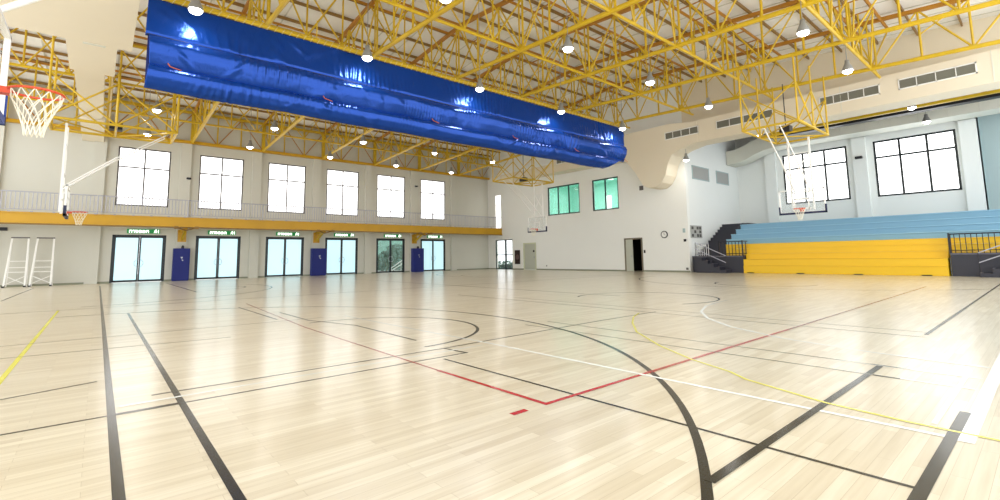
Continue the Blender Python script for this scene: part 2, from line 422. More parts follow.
def arc(cx, cy, r, a0, a1, wd, m, n=48):
    line([(cx+r*math.cos(math.radians(a0+(a1-a0)*k/n)), cy+r*math.sin(math.radians(a0+(a1-a0)*k/n))) for k in range(n+1)], wd, m)
def court(cy):
    for cx, s in ((-.86, 1), (23.2, -1)):
        a0, a1 = (-90, 90) if s > 0 else (90, 270)
        arc(cx, cy, 6.8, a0 + 5, a1 - 5, .052, LB)
        arc(cx+s*4.2, cy, 1.7, a0, a1, .05, LB)
line([(.145, -.8), (.145, 31)], .052, LB)
line([(.59, -.8), (.59, 13.8)], .05, LB)
line([(-.67, -.8), (-.67, 16)], .05, LY)
arc(-.86, 7.21, 6.8, -88, 88, .055, LB, 90)
arc(3.3, 7.17, 1.76, -90, 100, .05, LB)
line([(-2, .42), (-.7, .42)], .05, LB)
line([(3.09, .5), (3.07, 4.62)], .03, LB)
line([(3.46, 4.7), (3.42, 5.15)], .035, LB)
line([(-.52, 4.74), (3.48, 4.72)], .028, LB)  # drawn thinner to imitate window streaks washing the line out
line([(.42, 5.19), (3.44, 5.15), (6.9, 5.3), (8.6, 5.3)], .03, LB)
line([(.15, 4.74), (.59, 4.74)], .06, LB)
line([(-.7, 5.9), (.06, 6.16)], .03, LB)
line([(-3, 4.72), (-.5, 4.74)], .03, LB)
line([(-2, 8.5), (-.9, 8.5), (1.6, 8.2)], .025, LG)
line([(-2, 9.78), (3.5, 9.57)], .025, LG)
line([(.2, 4.97), (3.9, 4.97)], .035, LW)
line([(2.73, 2.66), (2.72, 4.2)], .045, LR); line([(2.72, 4.2), (2.76, 8.4), (3.1, 14.2)], .024, LR)  # far stretch thinned to imitate floor glare fading the red
line([(2.71, 2.68), (7.9, 2.68)], .045, LR)
line([(7.9, 2.68), (20, 2.72)], .045, mat('red_brown_line_paint', (140, 70, 56), .25, coat=.5))
line([(2.37, 2.68), (2.52, 2.68)], .055, LR)
line([(2.72, 9.9), (2.72, 13.2)], .035, LB)
line([(3.46, 5.9), (3.48, 8.0), (3.12, 9.3), (3.12, 11.2)], .035, LB)
line([(4.06, .5), (4.05, 5.0), (3.98, 6.6), (3.9, 9.5)], .045, LW)
line([(4.02, .45), (12, .45)], .085, LW)
line([(4.3, .62), (6.4, .62)], .03, LW)
line([(1.9, .52), (4.75, .51)], .06, LB)
line([(2.42, 1.235), (6.03, 1.235)], .055, LB)
line([(8.65, 1.235), (26, 1.235)], .045, LB)  # gap before this stretch imitates window reflection washing out the sideline
line([(5.57, .52), (5.56, 1.6)], .03, LW); line([(6.06, .5), (6.05, 1.6)], .03, LW)
line([(5.56, 1.0), (5.56, 5.9)], .022, LG); line([(6.07, 1.0), (6.1, 5.9)], .022, LG)
line([(6.07, 1.1), (6.07, 1.32)], .035, LB); line([(5.56, 1.0), (5.56, 1.2)], .035, LB)
line([(8.4, 1.2), (8.5, 12)], .025, LG); line([(8.9, 1.2), (9.0, 10)], .02, LG)
line([(8.2, 5.42), (7.6, 5.15), (6.96, 4.74), (6.18, 4.14), (5.46, 3.33), (5.0, 2.67), (4.75, 2.15), (4.57, 1.93), (4.3, 1.24), (4.22, .75), (4.2, .3)], .034, pm_('pale_yellow_line_paint', (226, 218, 96)))
line([(12.1, 5.45), (11.3, 5.45), (10.82, 4.92), (10.26, 5.12), (9.2, 4.72), (8.32, 4.13), (7.68, 3.43), (7.02, 2.45), (6.8, 1.47), (6.66, .5)][0:0] +
     [(11.8, 5.3), (10.9, 5.2), (10.2, 5.05), (9.2, 4.66), (8.32, 4.1), (7.62, 3.4), (7.05, 2.45), (6.78, 1.47), (6.66, .5)], .05, LW)
arc(11.2, 7.2, 1.8, -120, 120, .05, LB)
court(23.5); arc(23.2, 7.1, 6.8, 95, 265, .04, LG); arc(19.0, 7.1, 1.7, 90, 270, .05, LB)
line([(-2.25, 21.6), (-2.25, 31.4)], .05, LB); line([(2.9, 21), (2.9, 31.7)], .05, LB)
line([(0, 31), (26, 31)], .04, LG); line([(-2, 16), (26, 16)], .04, LG)
line([(24.6, 0), (24.6, 31)], .04, LG); line([(11.2, 8), (11.2, 31)], .04, LG)

# ------------------------------------------------------------------ gallery along the left wall
g = thing('gallery_walkway', 'long raised walkway with golden yellow steel edge beam along the left wall above the doors', 'gallery', (10, 33.8, 3.2))
obj('deck_slab', MB().box(X0, 32.95, 3.5, XE, YW-.2, 3.68), duct_m, g)
YF = 32.8
fm_ = MB().box(X0, YF, 3.22, XE, YF+.04, 3.7).box(X0, YF-.05, 3.66, XE, YF+.14, 3.72).box(X0, YF-.05, 3.17, XE, YF+.14, 3.23)
obj('edge_beam', fm_, fascia_m, g)
obj('lower_pipe', MB().tube((X0, YF-.02, 3.13), (XE, YF-.02, 3.13), .035), purlin_m, g)
sp = MB()
for k in range(45): sp.box(X0+.5+k*.8, YF-.08, 3.71, X0+.6+k*.8, YF+.02, 3.77)
obj('base_clip', sp, rail_m, g)
# railing sections
def rail_section():
    t_ = thing('gallery_railing', 'x', 'railing', (0, YF+.05, 3.72), 'railing panels along the gallery')
    L_ = 4.05
    obj('top_rail', MB().tube((0, YF+.05, 4.73), (L_-.02, YF+.05, 4.73), .03), rail_m, t_)
    obj('bottom_rail', MB().tube((0, YF+.05, 3.86), (L_-.02, YF+.05, 3.86), .018), rail_m, t_)
    obj('post', MB().tube((0.03, YF+.05, 3.72), (0.03, YF+.05, 4.73), .03), rail_m, t_)
    b0 = obj('baluster', MB().tube((.2, YF+.05, 3.86), (.2, YF+.05, 4.72), .02, 6), rail_m, t_)
    for k in range(1, 25):
        b = b0.copy(); COL.objects.link(b); b.location = (k*.155, 0, 0)
    return t_
rs = rail_section()
where = ['above the ladders, at the left edge of the photo', 'between the ladders and the leftmost glass door', 'over the leftmost glass door', 'over the second glass door from the left',
         'over the third glass door from the left', 'over the fourth glass door from the left', 'over the clear glass door', 'over the rightmost glass door', 'at the far end by the corner']
xs0 = 28.15-4.05*9
for k in range(9):
    lab = 'grey metal gallery railing panel ' + where[k]
    if k == 0: rs.location = (xs0, YF+.05, 3.72); rs['label'] = lab
    else: dup(rs, (xs0+4.05*k, YF+.05, 3.72), lab)
for i, x in enumerate((3.84, 11.97, 20.05)):
    t_ = thing('gallery_bracket', 'golden bracket under the gallery above the %s blue cabinet' % ['left', 'middle', 'right'][i], 'bracket', (x, YW-.2, 2.4), 'brackets under the gallery')
    obj('wall_plate', MB().box(x-.22, YW-.26, 2.35, x+.22, YW-.2, 3.1), fascia_m, t_)
    obj('arm', MB().beam((x, YW-.25, 3.05), (x, YF+.15, 3.12), .16, .18), fascia_m, t_)
    obj('brace', MB().beam((x, YW-.25, 2.5), (x, YF+.45, 3.05), .12, .12), steel_m, t_)
    for s in (-1, 1):
        c = obj('clamp', MB().box(x+s*.5-.1, YF-.1, 3.05, x+s*.5+.1, YF+.1, 3.2).tube((x+s*.5, YF, 3.12), (x, YF+.2, 2.98), .04), purlin_m, t_)
# exit signs
font = None
try:
    fp = bpy.utils.system_resource('DATAFILES') + '/fonts/NotoSansThai-VariableFont_wdth,wght.woff2'
    font = bpy.data.fonts.load(fp)
except Exception: font = None
def text_mesh(body, size, m, parent, center, rotz, ext=.006, f=None):
    cu = bpy.data.curves.new('lettering', 'FONT'); cu.body = body; cu.size = size; cu.extrude = ext; cu.align_x = 'CENTER'; cu.align_y = 'CENTER'
    cu.offset = size*.012
    if f: cu.font = f
    to = bpy.data.objects.new('tmp', cu); COL.objects.link(to)
    dg = bpy.context.evaluated_depsgraph_get(); me = bpy.data.meshes.new_from_object(to.evaluated_get(dg))
    bpy.data.objects.remove(to)
    M = Matrix.Translation(Vector(center)-wloc(parent)) @ Matrix.Rotation(rotz, 4, 'Z') @ Matrix.Rotation(math.pi/2, 4, 'X')
    me.transform(M); me.materials.clear(); me.materials.append(m)
    o = bpy.data.objects.new('lettering', me); COL.objects.link(o); o.parent = parent
    return o
pos = ['leftmost glass door', 'second glass door from the left', 'third glass door from the left', 'fourth glass door from the left', 'clear glass door', 'rightmost glass door']
for i, (a, b) in enumerate(DX):
    xc = (a+b)/2+.15; wd = .72 if i < 5 else .6
    t_ = thing('exit_sign', 'small green exit sign with white lettering above the ' + pos[i], 'sign', (xc, YW-.06, 2.86), 'exit signs over the doors')
    obj('sign_box', MB().box(xc-.78, YW-.08, 2.84, xc+.78, YW-.002, 3.09), green_m, t_)
    text_mesh('ทางออก', .42, lit_w, t_, (xc-.22, YW-.087, 2.965), 0, f=font)
    # running figure pictogram panel
    px = xc+.55
    pg = MB().lathe([(0, 0), (.035, 0), (.035, .012), (0, .012)], (0, 0, 0), 10)
    pg.v = [(px+.03+v[0], YW-.082-v[2], 3.045+v[1]) for v in pg.v]
    for p, q in (((px+.02, 3.01), (px-.02, 2.94)), ((px-.02, 2.94), (px+.05, 2.92)), ((px+.05, 2.92), (px+.04, 2.86)), ((px-.02, 2.94), (px-.07, 2.87)), ((px+.01, 3.0), (px+.09, 2.97)), ((px+.01, 3.0), (px-.06, 2.99))):
        pg.beam((p[0], YW-.088, p[1]), (q[0], YW-.088, q[1]), .014, .026)
    pg.box(px+.13, YW-.092, 2.87, px+.17, YW-.081, 3.06)
    obj('pictogram', pg, lit_w, t_)
# blue cabinets
for i, (a, b) in enumerate(((3.42, 4.26), (11.58, 12.6), (19.75, 20.74))):
    t_ = thing('blue_cabinet', 'tall blue metal cabinet between glass doors, ' + ['leftmost of three', 'middle of three', 'rightmost, next to the clear door'][i], 'cabinet', ((a+b)/2, YW-.45, 0), 'blue cabinets between the doors')
    obj('body', MB().box(a, YW-.62, .04, b, YW-.21, 1.95).box(a+.03, YW-.6, 0, b-.03, YW-.23, .04), cab_m, t_)
    d = obj('door', MB().box(a+.02, YW-.645, .07, b-.02, YW-.62, 1.92), cab_m, t_)
    obj('handle', MB().box((a+b)/2-.05, YW-.67, 1.38, (a+b)/2+.05, YW-.645, 1.43), chrome, d)
    obj('lock', MB().box((a+b)/2+.02, YW-.66, 1.2, (a+b)/2+.08, YW-.645, 1.26).box((a+b)/2-.02, YW-.66, 1.3, (a+b)/2+.03, YW-.645, 1.34), chrome, d)
    if i != 1:
        t2 = thing('bell_box', 'small dark bell box standing on top of the %s blue cabinet' % ('left' if i == 0 else 'right'), 'bell', ((a+b)/2+.05, YW-.4, 1.95))
        obj('box', MB().box((a+b)/2-.02, YW-.46, 1.95, (a+b)/2+.12, YW-.34, 2.06), black_m, t2)
        obj('dome', MB().lathe([(.06, 0), (.05, .05), (.02, .08), (0, .085)], ((a+b)/2+.05, YW-.4, 2.06), 12), dark_m, t2, smooth=True)
# ladders / frames at left
def ladder(x0, x1, lab):
    xc = (x0+x1)/2; y = 34.1
    t_ = thing('step_ladder', lab, 'ladder', (xc, y, 0), 'white ladders by the left wall')
    for x, tx in ((x0, x0+.14), (x1, x1-.02)):
        obj('side_rail', MB().beam((x, y-.3, 0), (tx, y, 2.48), .05, .07), white_m, t_)
    for x, tx in ((x0, x0+.14), (x1, x1-.02)):
        obj('rear_leg', MB().beam((x+.03, y+.35, 0), (tx, y+.06, 2.46), .035, .035), white_m, t_)
    for z in (.75, .98, 1.3):
        k = z/2.48; obj('rung', MB().beam((x0+.14*k, y-.3+.3*k, z), (x1-.02*k, y-.3+.3*k, z), .045, .035), white_m, t_)
    obj('top_bar', MB().box(x0+.1, y-.05, 2.46, x1+.02, y+.1, 2.52), frame_gr, t_)
    obj('cross_bar', MB().beam((x0+.05, y-.2, .55), (x1, y-.25, .15), .03, .03).beam((x1, y-.2, .55), (x0+.05, y-.25, .15), .03, .03), white_m, t_)
    for x in (x0, x1): obj('foot', MB().box(x-.05, y-.36, 0, x+.05, y-.24, .07), black_m, t_)
ladder(-3.5, -2.75, 'white metal step ladder by the left wall, left of the pair')
ladder(-2.58, -1.8, 'white metal step ladder by the left wall, right of the pair')
# floodlight brackets / speakers on left wall
for i, (x, z) in enumerate(((3.95, 6.3), (20.1, 7.2))):
    t_ = thing('wall_camera', 'small dark camera on the wall column ' + ('left of the second window' if i == 0 else 'left of the rightmost window'), 'camera', (x, YW-.25, z))
    obj('housing', MB().tube((x, YW-.24, z), (x+.14, YW-.42, z-.03), .07, 10), black_m, t_)
    obj('mount', MB().box(x-.05, YW-.24, z-.06, x+.05, YW-.2, z+.06), rail_m, t_)
t_ = thing('wall_floodlight', 'small dark floodlight on the lower wall at the left photo edge', 'light', (-3.75, YW-.25, 2.95))
obj('housing', MB().box(-3.95, YW-.5, 2.85, -3.6, YW-.3, 3.02), black_m, t_); obj('bracket', MB().box(-3.82, YW-.3, 2.9, -3.72, YW-.201, 3.0), black_m, t_)

# ------------------------------------------------------------------ roof steel
def member(name, a, b, r, m, parent, n=6): return obj(name, MB().tube(a, b, r, n), m, parent, fix=False)
TX = [-4.1, 0, 4.1, 8.2, 12.3, 16.4, 20.5, 24.6]
P = 1.45
tdesc = ['beyond the cream duct at the photo\'s left edge', 'over the near cream duct', 'crossing over the left end of the blue curtain', 'crossing the blue curtain, second from the near duct',
         'crossing above the middle of the blue curtain', 'long bright chord over the court, third from the bleacher bay', 'long bright chord over the court, second from the bleacher bay', 'nearest the bleacher bay, beside the grilled duct']
ys = [34.6-P*k for k in range(25)]
for ti, x in enumerate(TX):
    t_ = thing('roof_truss', 'yellow roof truss ' + tdesc[ti], 'truss', (x, 17, zbot(17)), 'main roof trusses across the hall')
    for a, b in ((34.6, YR), (YR, -.4)):
        obj('bottom_chord', MB().tube((x, a, zbot(a)), (x, b, zbot(b)), .085, 10), steel_m, t_, fix=False)
        obj('top_chord', MB().beam((x, a, ztop(a)), (x, b, ztop(b)), .13, .15), steel_dk, t_, fix=False)
    for k, y in enumerate(ys):
        if y < -.5: break
        member('vertical_strut', (x, y, zbot(y)), (x, y, ztop(y)), .045, steel_m, t_)
        if k+1 < len(ys) and ys[k+1] > -.5:
            y2 = ys[k+1]
            if k % 2: member('diagonal_brace', (x, y, zbot(y)), (x, y2, ztop(y2)), .036, steel_m, t_)
            else: member('diagonal_brace', (x, y, ztop(y)), (x, y2, zbot(y2)), .036, steel_m, t_)
            if k % 3 == 1: member('diagonal_brace', (x+.05, y, (zbot(y)+ztop(y))/2), (x+.05, y2, ztop(y2)), .03, steel_m, t_)
YL = [4.35, 8.7, 13.05, 17.4, 21.75, 26.1, 30.4]
ldesc = ['nearest the photographer', 'second from the photographer', 'just in front of the blue curtain', 'at the ridge behind the curtain', 'behind the curtain, first past the ridge', 'between ridge and left wall', 'closest to the truss on the left wall']
for li, y in enumerate(YL):
    t_ = thing('longitudinal_truss', 'yellow lattice truss running lengthwise, ' + ldesc[li], 'truss', (10, y, zbot(y)), 'lengthwise lattice trusses')
    w2 = .5
    zb, zt = zbot(y)+.02, ztop(y)-.05
    obj('bottom_chord', MB().tube((-6, y, zb), (26.2, y, zb), .06, 8), steel_m, t_, fix=False)
    for s in (-1, 1): obj('top_chord', MB().tube((-6, y+s*w2, zt), (26.2, y+s*w2, zt), .06, 6), steel_dk, t_, fix=False)
    n = 23; xs = [-5.47+1.367*k for k in range(n+1)]
    for k in range(n):
        a, b = xs[k], xs[k+1]
        s = 1 if k % 2 else -1
        member('diagonal_brace', (a, y, zb), (b, y+s*w2, zt), .034, steel_m, t_)
        member('diagonal_brace', (b, y, zb), (a, y-s*w2, zt), .034, steel_m, t_)
        member('top_strut', (a, y-w2, zt), (a, y+w2, zt), .03, steel_dk, t_)
        member('vertical_strut', (a, y, zb), (a, y, zt), .036, steel_m, t_)
# eave truss on the left wall
t_ = thing('eave_truss', 'yellow steel flat truss along the top of the left wall above the windows', 'truss', (10, 34.55, 8.6))
obj('bottom_chord', MB().box(X0, 34.44, 8.5, XE-.03, 34.66, 8.68), fascia_m, t_)
obj('top_chord', MB().box(X0, 34.46, 10.42, XE-.03, 34.64, 10.58), steel_m, t_)
for k, x in enumerate([-4.1+4.1*j for j in range(8)]):
    obj('post', MB().box(x-.1, 34.45, 8.6, x+.1, 34.65, 10.5), steel_m, t_)
    for q in (1, 2): member('vertical_strut', (x+1.367*q, 34.55, 8.6), (x+1.367*q, 34.55, 10.5), .045, steel_m, t_)
    for q in range(3):
        a, b = x+1.367*q, x+1.367*(q+1)
        if (k+q) % 2: a, b = b, a
        member('diagonal_brace', (a, 34.55, 10.5), (b, 34.55, 8.6), .032, steel_dk, t_)
# purlins
py = [34.2-1.45*k for k in range(12)] + [16.2-1.45*k for k in range(12)]
for k, y in enumerate(py):
    half = 'left wall' if k < 12 else 'ridge'
    kk = k if k < 12 else k-12
    o = obj('purlin', MB().beam((X0, y, ztop(y)+.2), (XE-.1, y, ztop(y)+.2), .06, .13), purlin_m)
    o.location = (0, 0, 0)
    tag(o, 'brown roof purlin, %s from the %s%s' % (ORD[kk], half, '' if k < 12 else ' towards the photographer'), 'purlin', 'purlins under the roof deck')
# alcove truss over the bleachers
t_ = thing('alcove_truss', 'yellow steel truss under the shaded ceiling over the bleachers', 'truss', (31, 6, 8.3))
obj('bottom_chord', MB().box(30.92, -2, 8.28, 31.08, 10.6, 8.42), steel_m, t_)
obj('top_chord', MB().box(30.94, -2, 9.3, 31.06, 10.6, 9.42), steel_dk, t_)
for k in range(9):
    y = -1.6+1.5*k
    obj('post', MB().box(30.94, y-.06, 8.35, 31.06, y+.06, 9.35), steel_m, t_)
    if k < 8: member('diagonal_brace', (31, y, 8.35), (31, y+.9, 9.3), .035, steel_m, t_)
o = obj('cable_tray', MB().box(32.0, -2, 8.35, 32.5, 11, 8.4).box(32.0, -2, 8.4, 32.03, 11, 8.5).box(32.47, -2, 8.4, 32.5, 11, 8.5), black_m)
tag(o, 'dark cable tray under the shaded ceiling behind the yellow bleacher truss', 'cable tray')

# ------------------------------------------------------------------ ducts
def grille(y0, y1, z0, z1, x, lab):
    t_ = thing('air_grille', lab, 'vent', (x, (y0+y1)/2, z0), 'grilles on the end wall duct')
    f = MB(); u = .05
    f.box(x-.03, y0, z0, x, y1, z0+u).box(x-.03, y0, z1-u, x, y1, z1).box(x-.03, y0, z0, x, y0+u, z1).box(x-.03, y1-u, z0, x, y1, z1)
    for k in (1, 2, 3):
        y = y0+(y1-y0)*k/4; f.box(x-.03, y-.015, z0, x, y+.015, z1)
    obj('frame', f, white_m, t_)
    s = MB()
    n = 6
    for k in range(n):
        z = z0+u+(z1-z0-2*u)*(k+.5)/n; s.box(x-.02, y0+u, z-.018, x-.004, y1-u, z+.012)
    s.box(x-.005, y0+u, z0+u, x-.001, y1-u, z1-u)
    obj('slats', s, grille_m, t_)
XD = 26.9
t_ = thing('supply_duct', 'large cream sheet metal duct with air grilles along the end wall and bleacher bay', 'duct', (27.5, 8, 7.8))
obj('duct_section', MB().box(XD, -2.5, 7.78, XE-.05, 18.4, 9.1), duct_m, t_)
prof = [(18.7, 9.3), (18.8, 7.75), (18.2, 7.35), (17.6, 6.6), (17.25, 6.0), (17.0, 5.6), (16.6, 5.42), (16.1, 5.42), (15.7, 5.65), (15.4, 6.1), (15.2, 6.8), (14.9, 7.3), (14.2, 7.6), (13.2, 7.8), (13.2, 9.05), (15, 9.3)]
obj('drop_elbow', MB().prism(prof, 'x', XD-.02, XE-.02), duct_m, t_)
obj('duct_section', MB().box(XD+.2, 18.6, 7.7, XE-.05, 25.5, 8.7), duct_m, t_)
obj('duct_section', MB().box(XD+.45, 25.5, 7.75, XE-.05, 32, 8.5), duct_m, t_)
obj('seam', MB().box(XD-.012, 17.0, 7.77, XD, 17.03, 9.11).box(XD-.012, 6.0, 7.77, XD, 6.03, 9.11).box(XD-.012, 0.9, 7.77, XD, .93, 9.11), duct_g, t_)
for (a, b), lab in zip(((13.1, 15.3), (9.0, 12.05), (4.5, 6.9), (1.35, 3.85), (22.5, 24.8)),
        ('beside the lamp left of the hanging steel frame', 'behind the hanging steel frame', 'second from the right photo edge', 'nearest the right photo edge', 'at the far end past the blue curtain')):
    grille(a, b, 8.3, 8.78, XD-.021 if 13 < a < 14 else XD-.001 if b < 20 else XD+.199, 'long grey air grille on cream duct, ' + lab)
# near duct overhead (left top of the photo)
t_ = thing('supply_duct', 'wide cream sheet metal duct stepping narrower overhead at the left', 'duct', (-1, 15, 8))
obj('duct_section', MB().box(-2.9, -.8, 7.98, .45, 18.95, 8.5), duct_m, t_)
obj('duct_section', MB().box(-1.15, 18.95, 8.0, .08, 22.0, 8.5), duct_m, t_)
obj('duct_section', MB().box(-1.04, 22.0, 8.0, -.2, 28.6, 8.5), duct_m, t_)
obj('end_cap', MB().prism([(-1.0, 28.6), (-.22, 28.6), (-.28, 29.0), (-.45, 29.2), (-.78, 29.2), (-.95, 29.0)], 'z', 8.01, 8.49), duct_m, t_)
obj('duct_section', MB().box(-1.05, 29.3, 8.0, -.13, YW-.02, 8.4), duct_m, t_)
obj('flange', MB().box(-.75, 18.9, 7.95, -.2, 19.0, 8.0), duct_g, t_)
# alcove duct
t_ = thing('alcove_duct', 'pale grey duct with an S bend above the windows behind the bleachers', 'duct', (35, 6, 8.2))
cl = [(-2.5, 8.72), (10.6, 8.72), (11.5, 8.7), (12.2, 8.62), (12.9, 8.4), (13.5, 8.15), (14.1, 8.0), (14.75, 7.96)]
up = [(y, z+.5) for y, z in cl]; lo = [(y, z-.5) for y, z in reversed(cl)]
obj('duct_run', MB().prism(up+lo, 'x', 34.2, 35.6), duct_g, t_)
sm = MB()
for k in range(11): sm.box(34.18, -1.8+1.2*k, 8.2, 34.2, -1.77+1.2*k, 9.24)
obj('seam', sm, beige_m, t_)

# grey wall vents on the bay's side wall
for a, b, lab in ((29.1, 31.4, 'left'), (32.5, 34.4, 'right')):
    t_ = thing('wall_vent', 'square grey vent high on the side wall of the bleacher bay, %s of two' % lab, 'vent', ((a+b)/2, YS, 6.0), 'vents on the side wall')
    obj('frame', MB().box(a, YS-.04, 6.0, b, YS, 6.06).box(a, YS-.04, 6.84, b, YS, 6.9).box(a, YS-.04, 6, a+.06, YS, 6.9).box(b-.06, YS-.04, 6, b, YS, 6.9), panel_g, t_)
    s = MB()
    for k in range(9): s.box(a+.06, YS-.03, 6.08+.085*k, b-.06, YS-.008, 6.13+.085*k)
    s.box(a+.06, YS-.008, 6.06, b-.06, YS-.001, 6.84)
    obj('slats', s, mat('vent_grey', (168, 168, 164), .6), t_)

# ------------------------------------------------------------------ divider curtain (rolled, in three tiers)
ct = thing('divider_curtain', 'big shiny blue vinyl divider curtain gathered up in folds under the roof', 'curtain', (11, 15, 5.7))
YC = 14.9
def tier(xa, xb, xa2, xb2, prof, name, seed):
    """prof: list of (dy, z) from top to bottom; xa..xb top extent, xa2..xb2 bottom extent"""
    rnd = random.Random(seed); nx = 900; nz = 20
    wr = [(rnd.uniform(0, 22), rnd.uniform(.25, 1.2), rnd.uniform(-.9, .9), rnd.uniform(.01, .038), rnd.uniform(.0, 1), rnd.uniform(.12, .3)) for _ in range(52)]
    L = [0]
    for a, b in zip(prof, prof[1:]): L.append(L[-1]+math.hypot(b[0]-a[0], b[1]-a[1]))
    def samp(t):
        d = t*L[-1]
        for i in range(len(prof)-1):
            if d <= L[i+1]+1e-9:
                k = (d-L[i])/(L[i+1]-L[i]); return prof[i][0]+(prof[i+1][0]-prof[i][0])*k, prof[i][1]+(prof[i+1][1]-prof[i][1])*k
        return prof[-1]
    vs = []
    cl_ = [(rnd.uniform(.5, 21.5), rnd.uniform(.35, 1.1), rnd.uniform(.1, .9), rnd.uniform(.012, .03), rnd.uniform(.12, .26), rnd.uniform(-2, 2)) for _ in range(11)]
    for j in range(nz+1):
        t = j/nz; dy, z = samp(t)
        a = xa+(xa2-xa)*t; b = xb+(xb2-xb)*t
        for i in range(nx+1):
            x = a+(b-a)*i/nx; off = 0
            for cx, sx, sl, am, tc, st in wr:
                u = (x-cx-sl*(t-tc)*1.4)
                if abs(u) < 2*sx: off += am*math.exp(-(u/(sx*.22))**2)*math.exp(-((t-tc)/st)**2)
            for cx, sx, tc, am, pr_, fan in cl_:
                u = x-cx
                if abs(u) < 2.2*sx: off += am*math.exp(-(u/sx)**2)*math.exp(-((t-tc)/.35)**2)*(1-2*abs(math.sin(math.pi*u/(pr_*(1+.6*(t-tc)*fan*.5)))))
            off += .012*math.sin(x*3.1+t*2+seed)*t + .01*math.sin(x*1.37+seed*2)
            sag = .07*math.sin(math.pi*((x/4.1) % 1))*(.3+.7*t)*(1 if seed > 1 else .4)
            vs.append((x, YC-dy-off, z-sag*.6))
    n = nx+1; fs = [(j*n+i, j*n+i+1, (j+1)*n+i+1, (j+1)*n+i) for j in range(nz) for i in range(nx)]
    o = obj(name, MB().add(vs, fs), blue_vinyl, ct, smooth=True, fix=False)
    md = o.modifiers.new('thickness', 'SOLIDIFY'); md.thickness = .01
    return o
tier(.62, 21.75, .6, 21.62, [(0.02, 8.12), (.05, 7.9), (.1, 7.4), (.13, 7.15), (.08, 7.04)], 'upper_fold', 1)
tier(.66, 21.62, .72, 21.5, [(.05, 7.12), (.24, 7.02), (.34, 6.85), (.3, 6.6), (.2, 6.36), (.1, 6.2)], 'middle_fold', 2)
tier(.72, 21.5, .64, 19.75, [(.05, 6.3), (.26, 6.22), (.34, 6.1), (.3, 5.92), (.2, 5.76), (.04, 5.66)], 'lower_fold', 3)
obj('seam_strap', MB().tube((.62, YC-.15, 7.05), (21.6, YC-.15, 7.05), .028).tube((.7, YC-.15, 6.24), (21.4, YC-.15, 6.24), .028), blue_hem, ct)
obj('back_sheet', MB().box(.66, YC+.06, 5.75, 19.7, YC+.08, 8.1), mat('navy_vinyl', (12, 36, 110), .4), ct)
obj('top_pipe', MB().tube((.4, YC, 8.2), (22.0, YC, 8.2), .05, 8), steel_m, ct)
lace = obj('lacing', MB().tube((.7, YC-.07, 8.1), (.79, YC-.04, 8.27), .014, 5), rope_m, ct)
for k in range(1, 98):
    c = lace.copy(); COL.objects.link(c); c.location = (.215*k, 0, 0)
hg = MB()
for k in range(6):
    x = .9+4.1*k; hg.tube((x, YC, 8.2), (x, YC, zbot(YC)+.02 if False else 8.9), .02, 5)
obj('hanger', hg, steel_m, ct)
for k in range(6):
    x = 1.1+4.05*k
    o = obj('lift_rope', MB().path([(x, YC-.3, 6.32), (x+.05, YC-.32, 6.24), (x+.3, YC-.3, 6.2)], .014, 5), mat('orange_rope', (190, 96, 40), .7), ct)

# ------------------------------------------------------------------ lamps
def make_lamp():
    t_ = thing('high_bay_lamp', 'x', 'lamp', (0, 0, 0), 'high bay lamps under the trusses')
    cb = obj('cable', MB().tube((0, 0, .42), (0, 0, 1.42), .012, 5), lamp_h, t_, origin=(0, 0, .42))
    hs = MB().lathe([(0, .42), (.07, .42), (.08, .3), (.1, .26), (.17, .1), (.185, .02), (.18, 0), (.16, .02)], n=18)
    obj('housing', hs, lamp_h, t_, smooth=True, fix=False)
    obj('lens', MB().lathe([(0, -.1), (.06, -.092), (.11, -.07), (.145, -.035), (.16, .01), (.16, .03), (0, .03)], n=18), lampglass, t_, smooth=True)
    L = bpy.data.lights.new('lamp_glow', 'AREA'); L.shape = 'DISK'; L.size = .32; L.energy = LAMP_W; L.color = (1, .97, .93)
    lo_ = bpy.data.objects.new('lamp_glow', L); COL.objects.link(lo_); lo_.parent = t_; lo_.location = (0, 0, -.13)
    return t_
def hang(l, top):
    for c in l.children:
        if c.name.startswith('cable'): c.scale = (1, 1, top-l.location.z-.42)
LX = [1.6, 6.45, 11.2, 16.0, 20.8]; LYs = [4.35, 9.6, 14.25, 19.7, 25.1, 30.2]
rown = ['nearest row', 'row before the curtain row', 'row along the blue curtain', '', 'row behind the curtain', 'row nearest the windows']
first = None
for j, y in enumerate(LYs):
    for i, x in enumerate(LX):
        if j == 3: continue
        if j == 0 and i < 2 : continue
        if j == 1 and i < 1: continue
        lab = 'white high bay lamp, %s from the left in the %s' % (ORD[i], rown[j])
        if first is None:
            first = make_lamp(); first.location = (x, y, 7.8); first['label'] = lab; hang(first, zdeck(y))
        else: hang(dup(first, (x, y, 7.8), lab), zdeck(y))
for x, y, z, lab in ((30.2, 3.9, 8.15, 'hanging by the yellow truss over the right half of the bleachers'), (30.0, 10.9, 8.2, 'hanging by the shaded ceiling over the left half of the bleachers'), (27.3, 14.2, 6.9, 'fixed beneath the cream duct at the bay corner'), (33.5, 3.8, 8.0, 'in front of the pale duct over the bleachers')):
    hang(dup(first, (x, y, z), 'white high bay lamp ' + lab), 9.62 if x > 28.2 else 7.64)

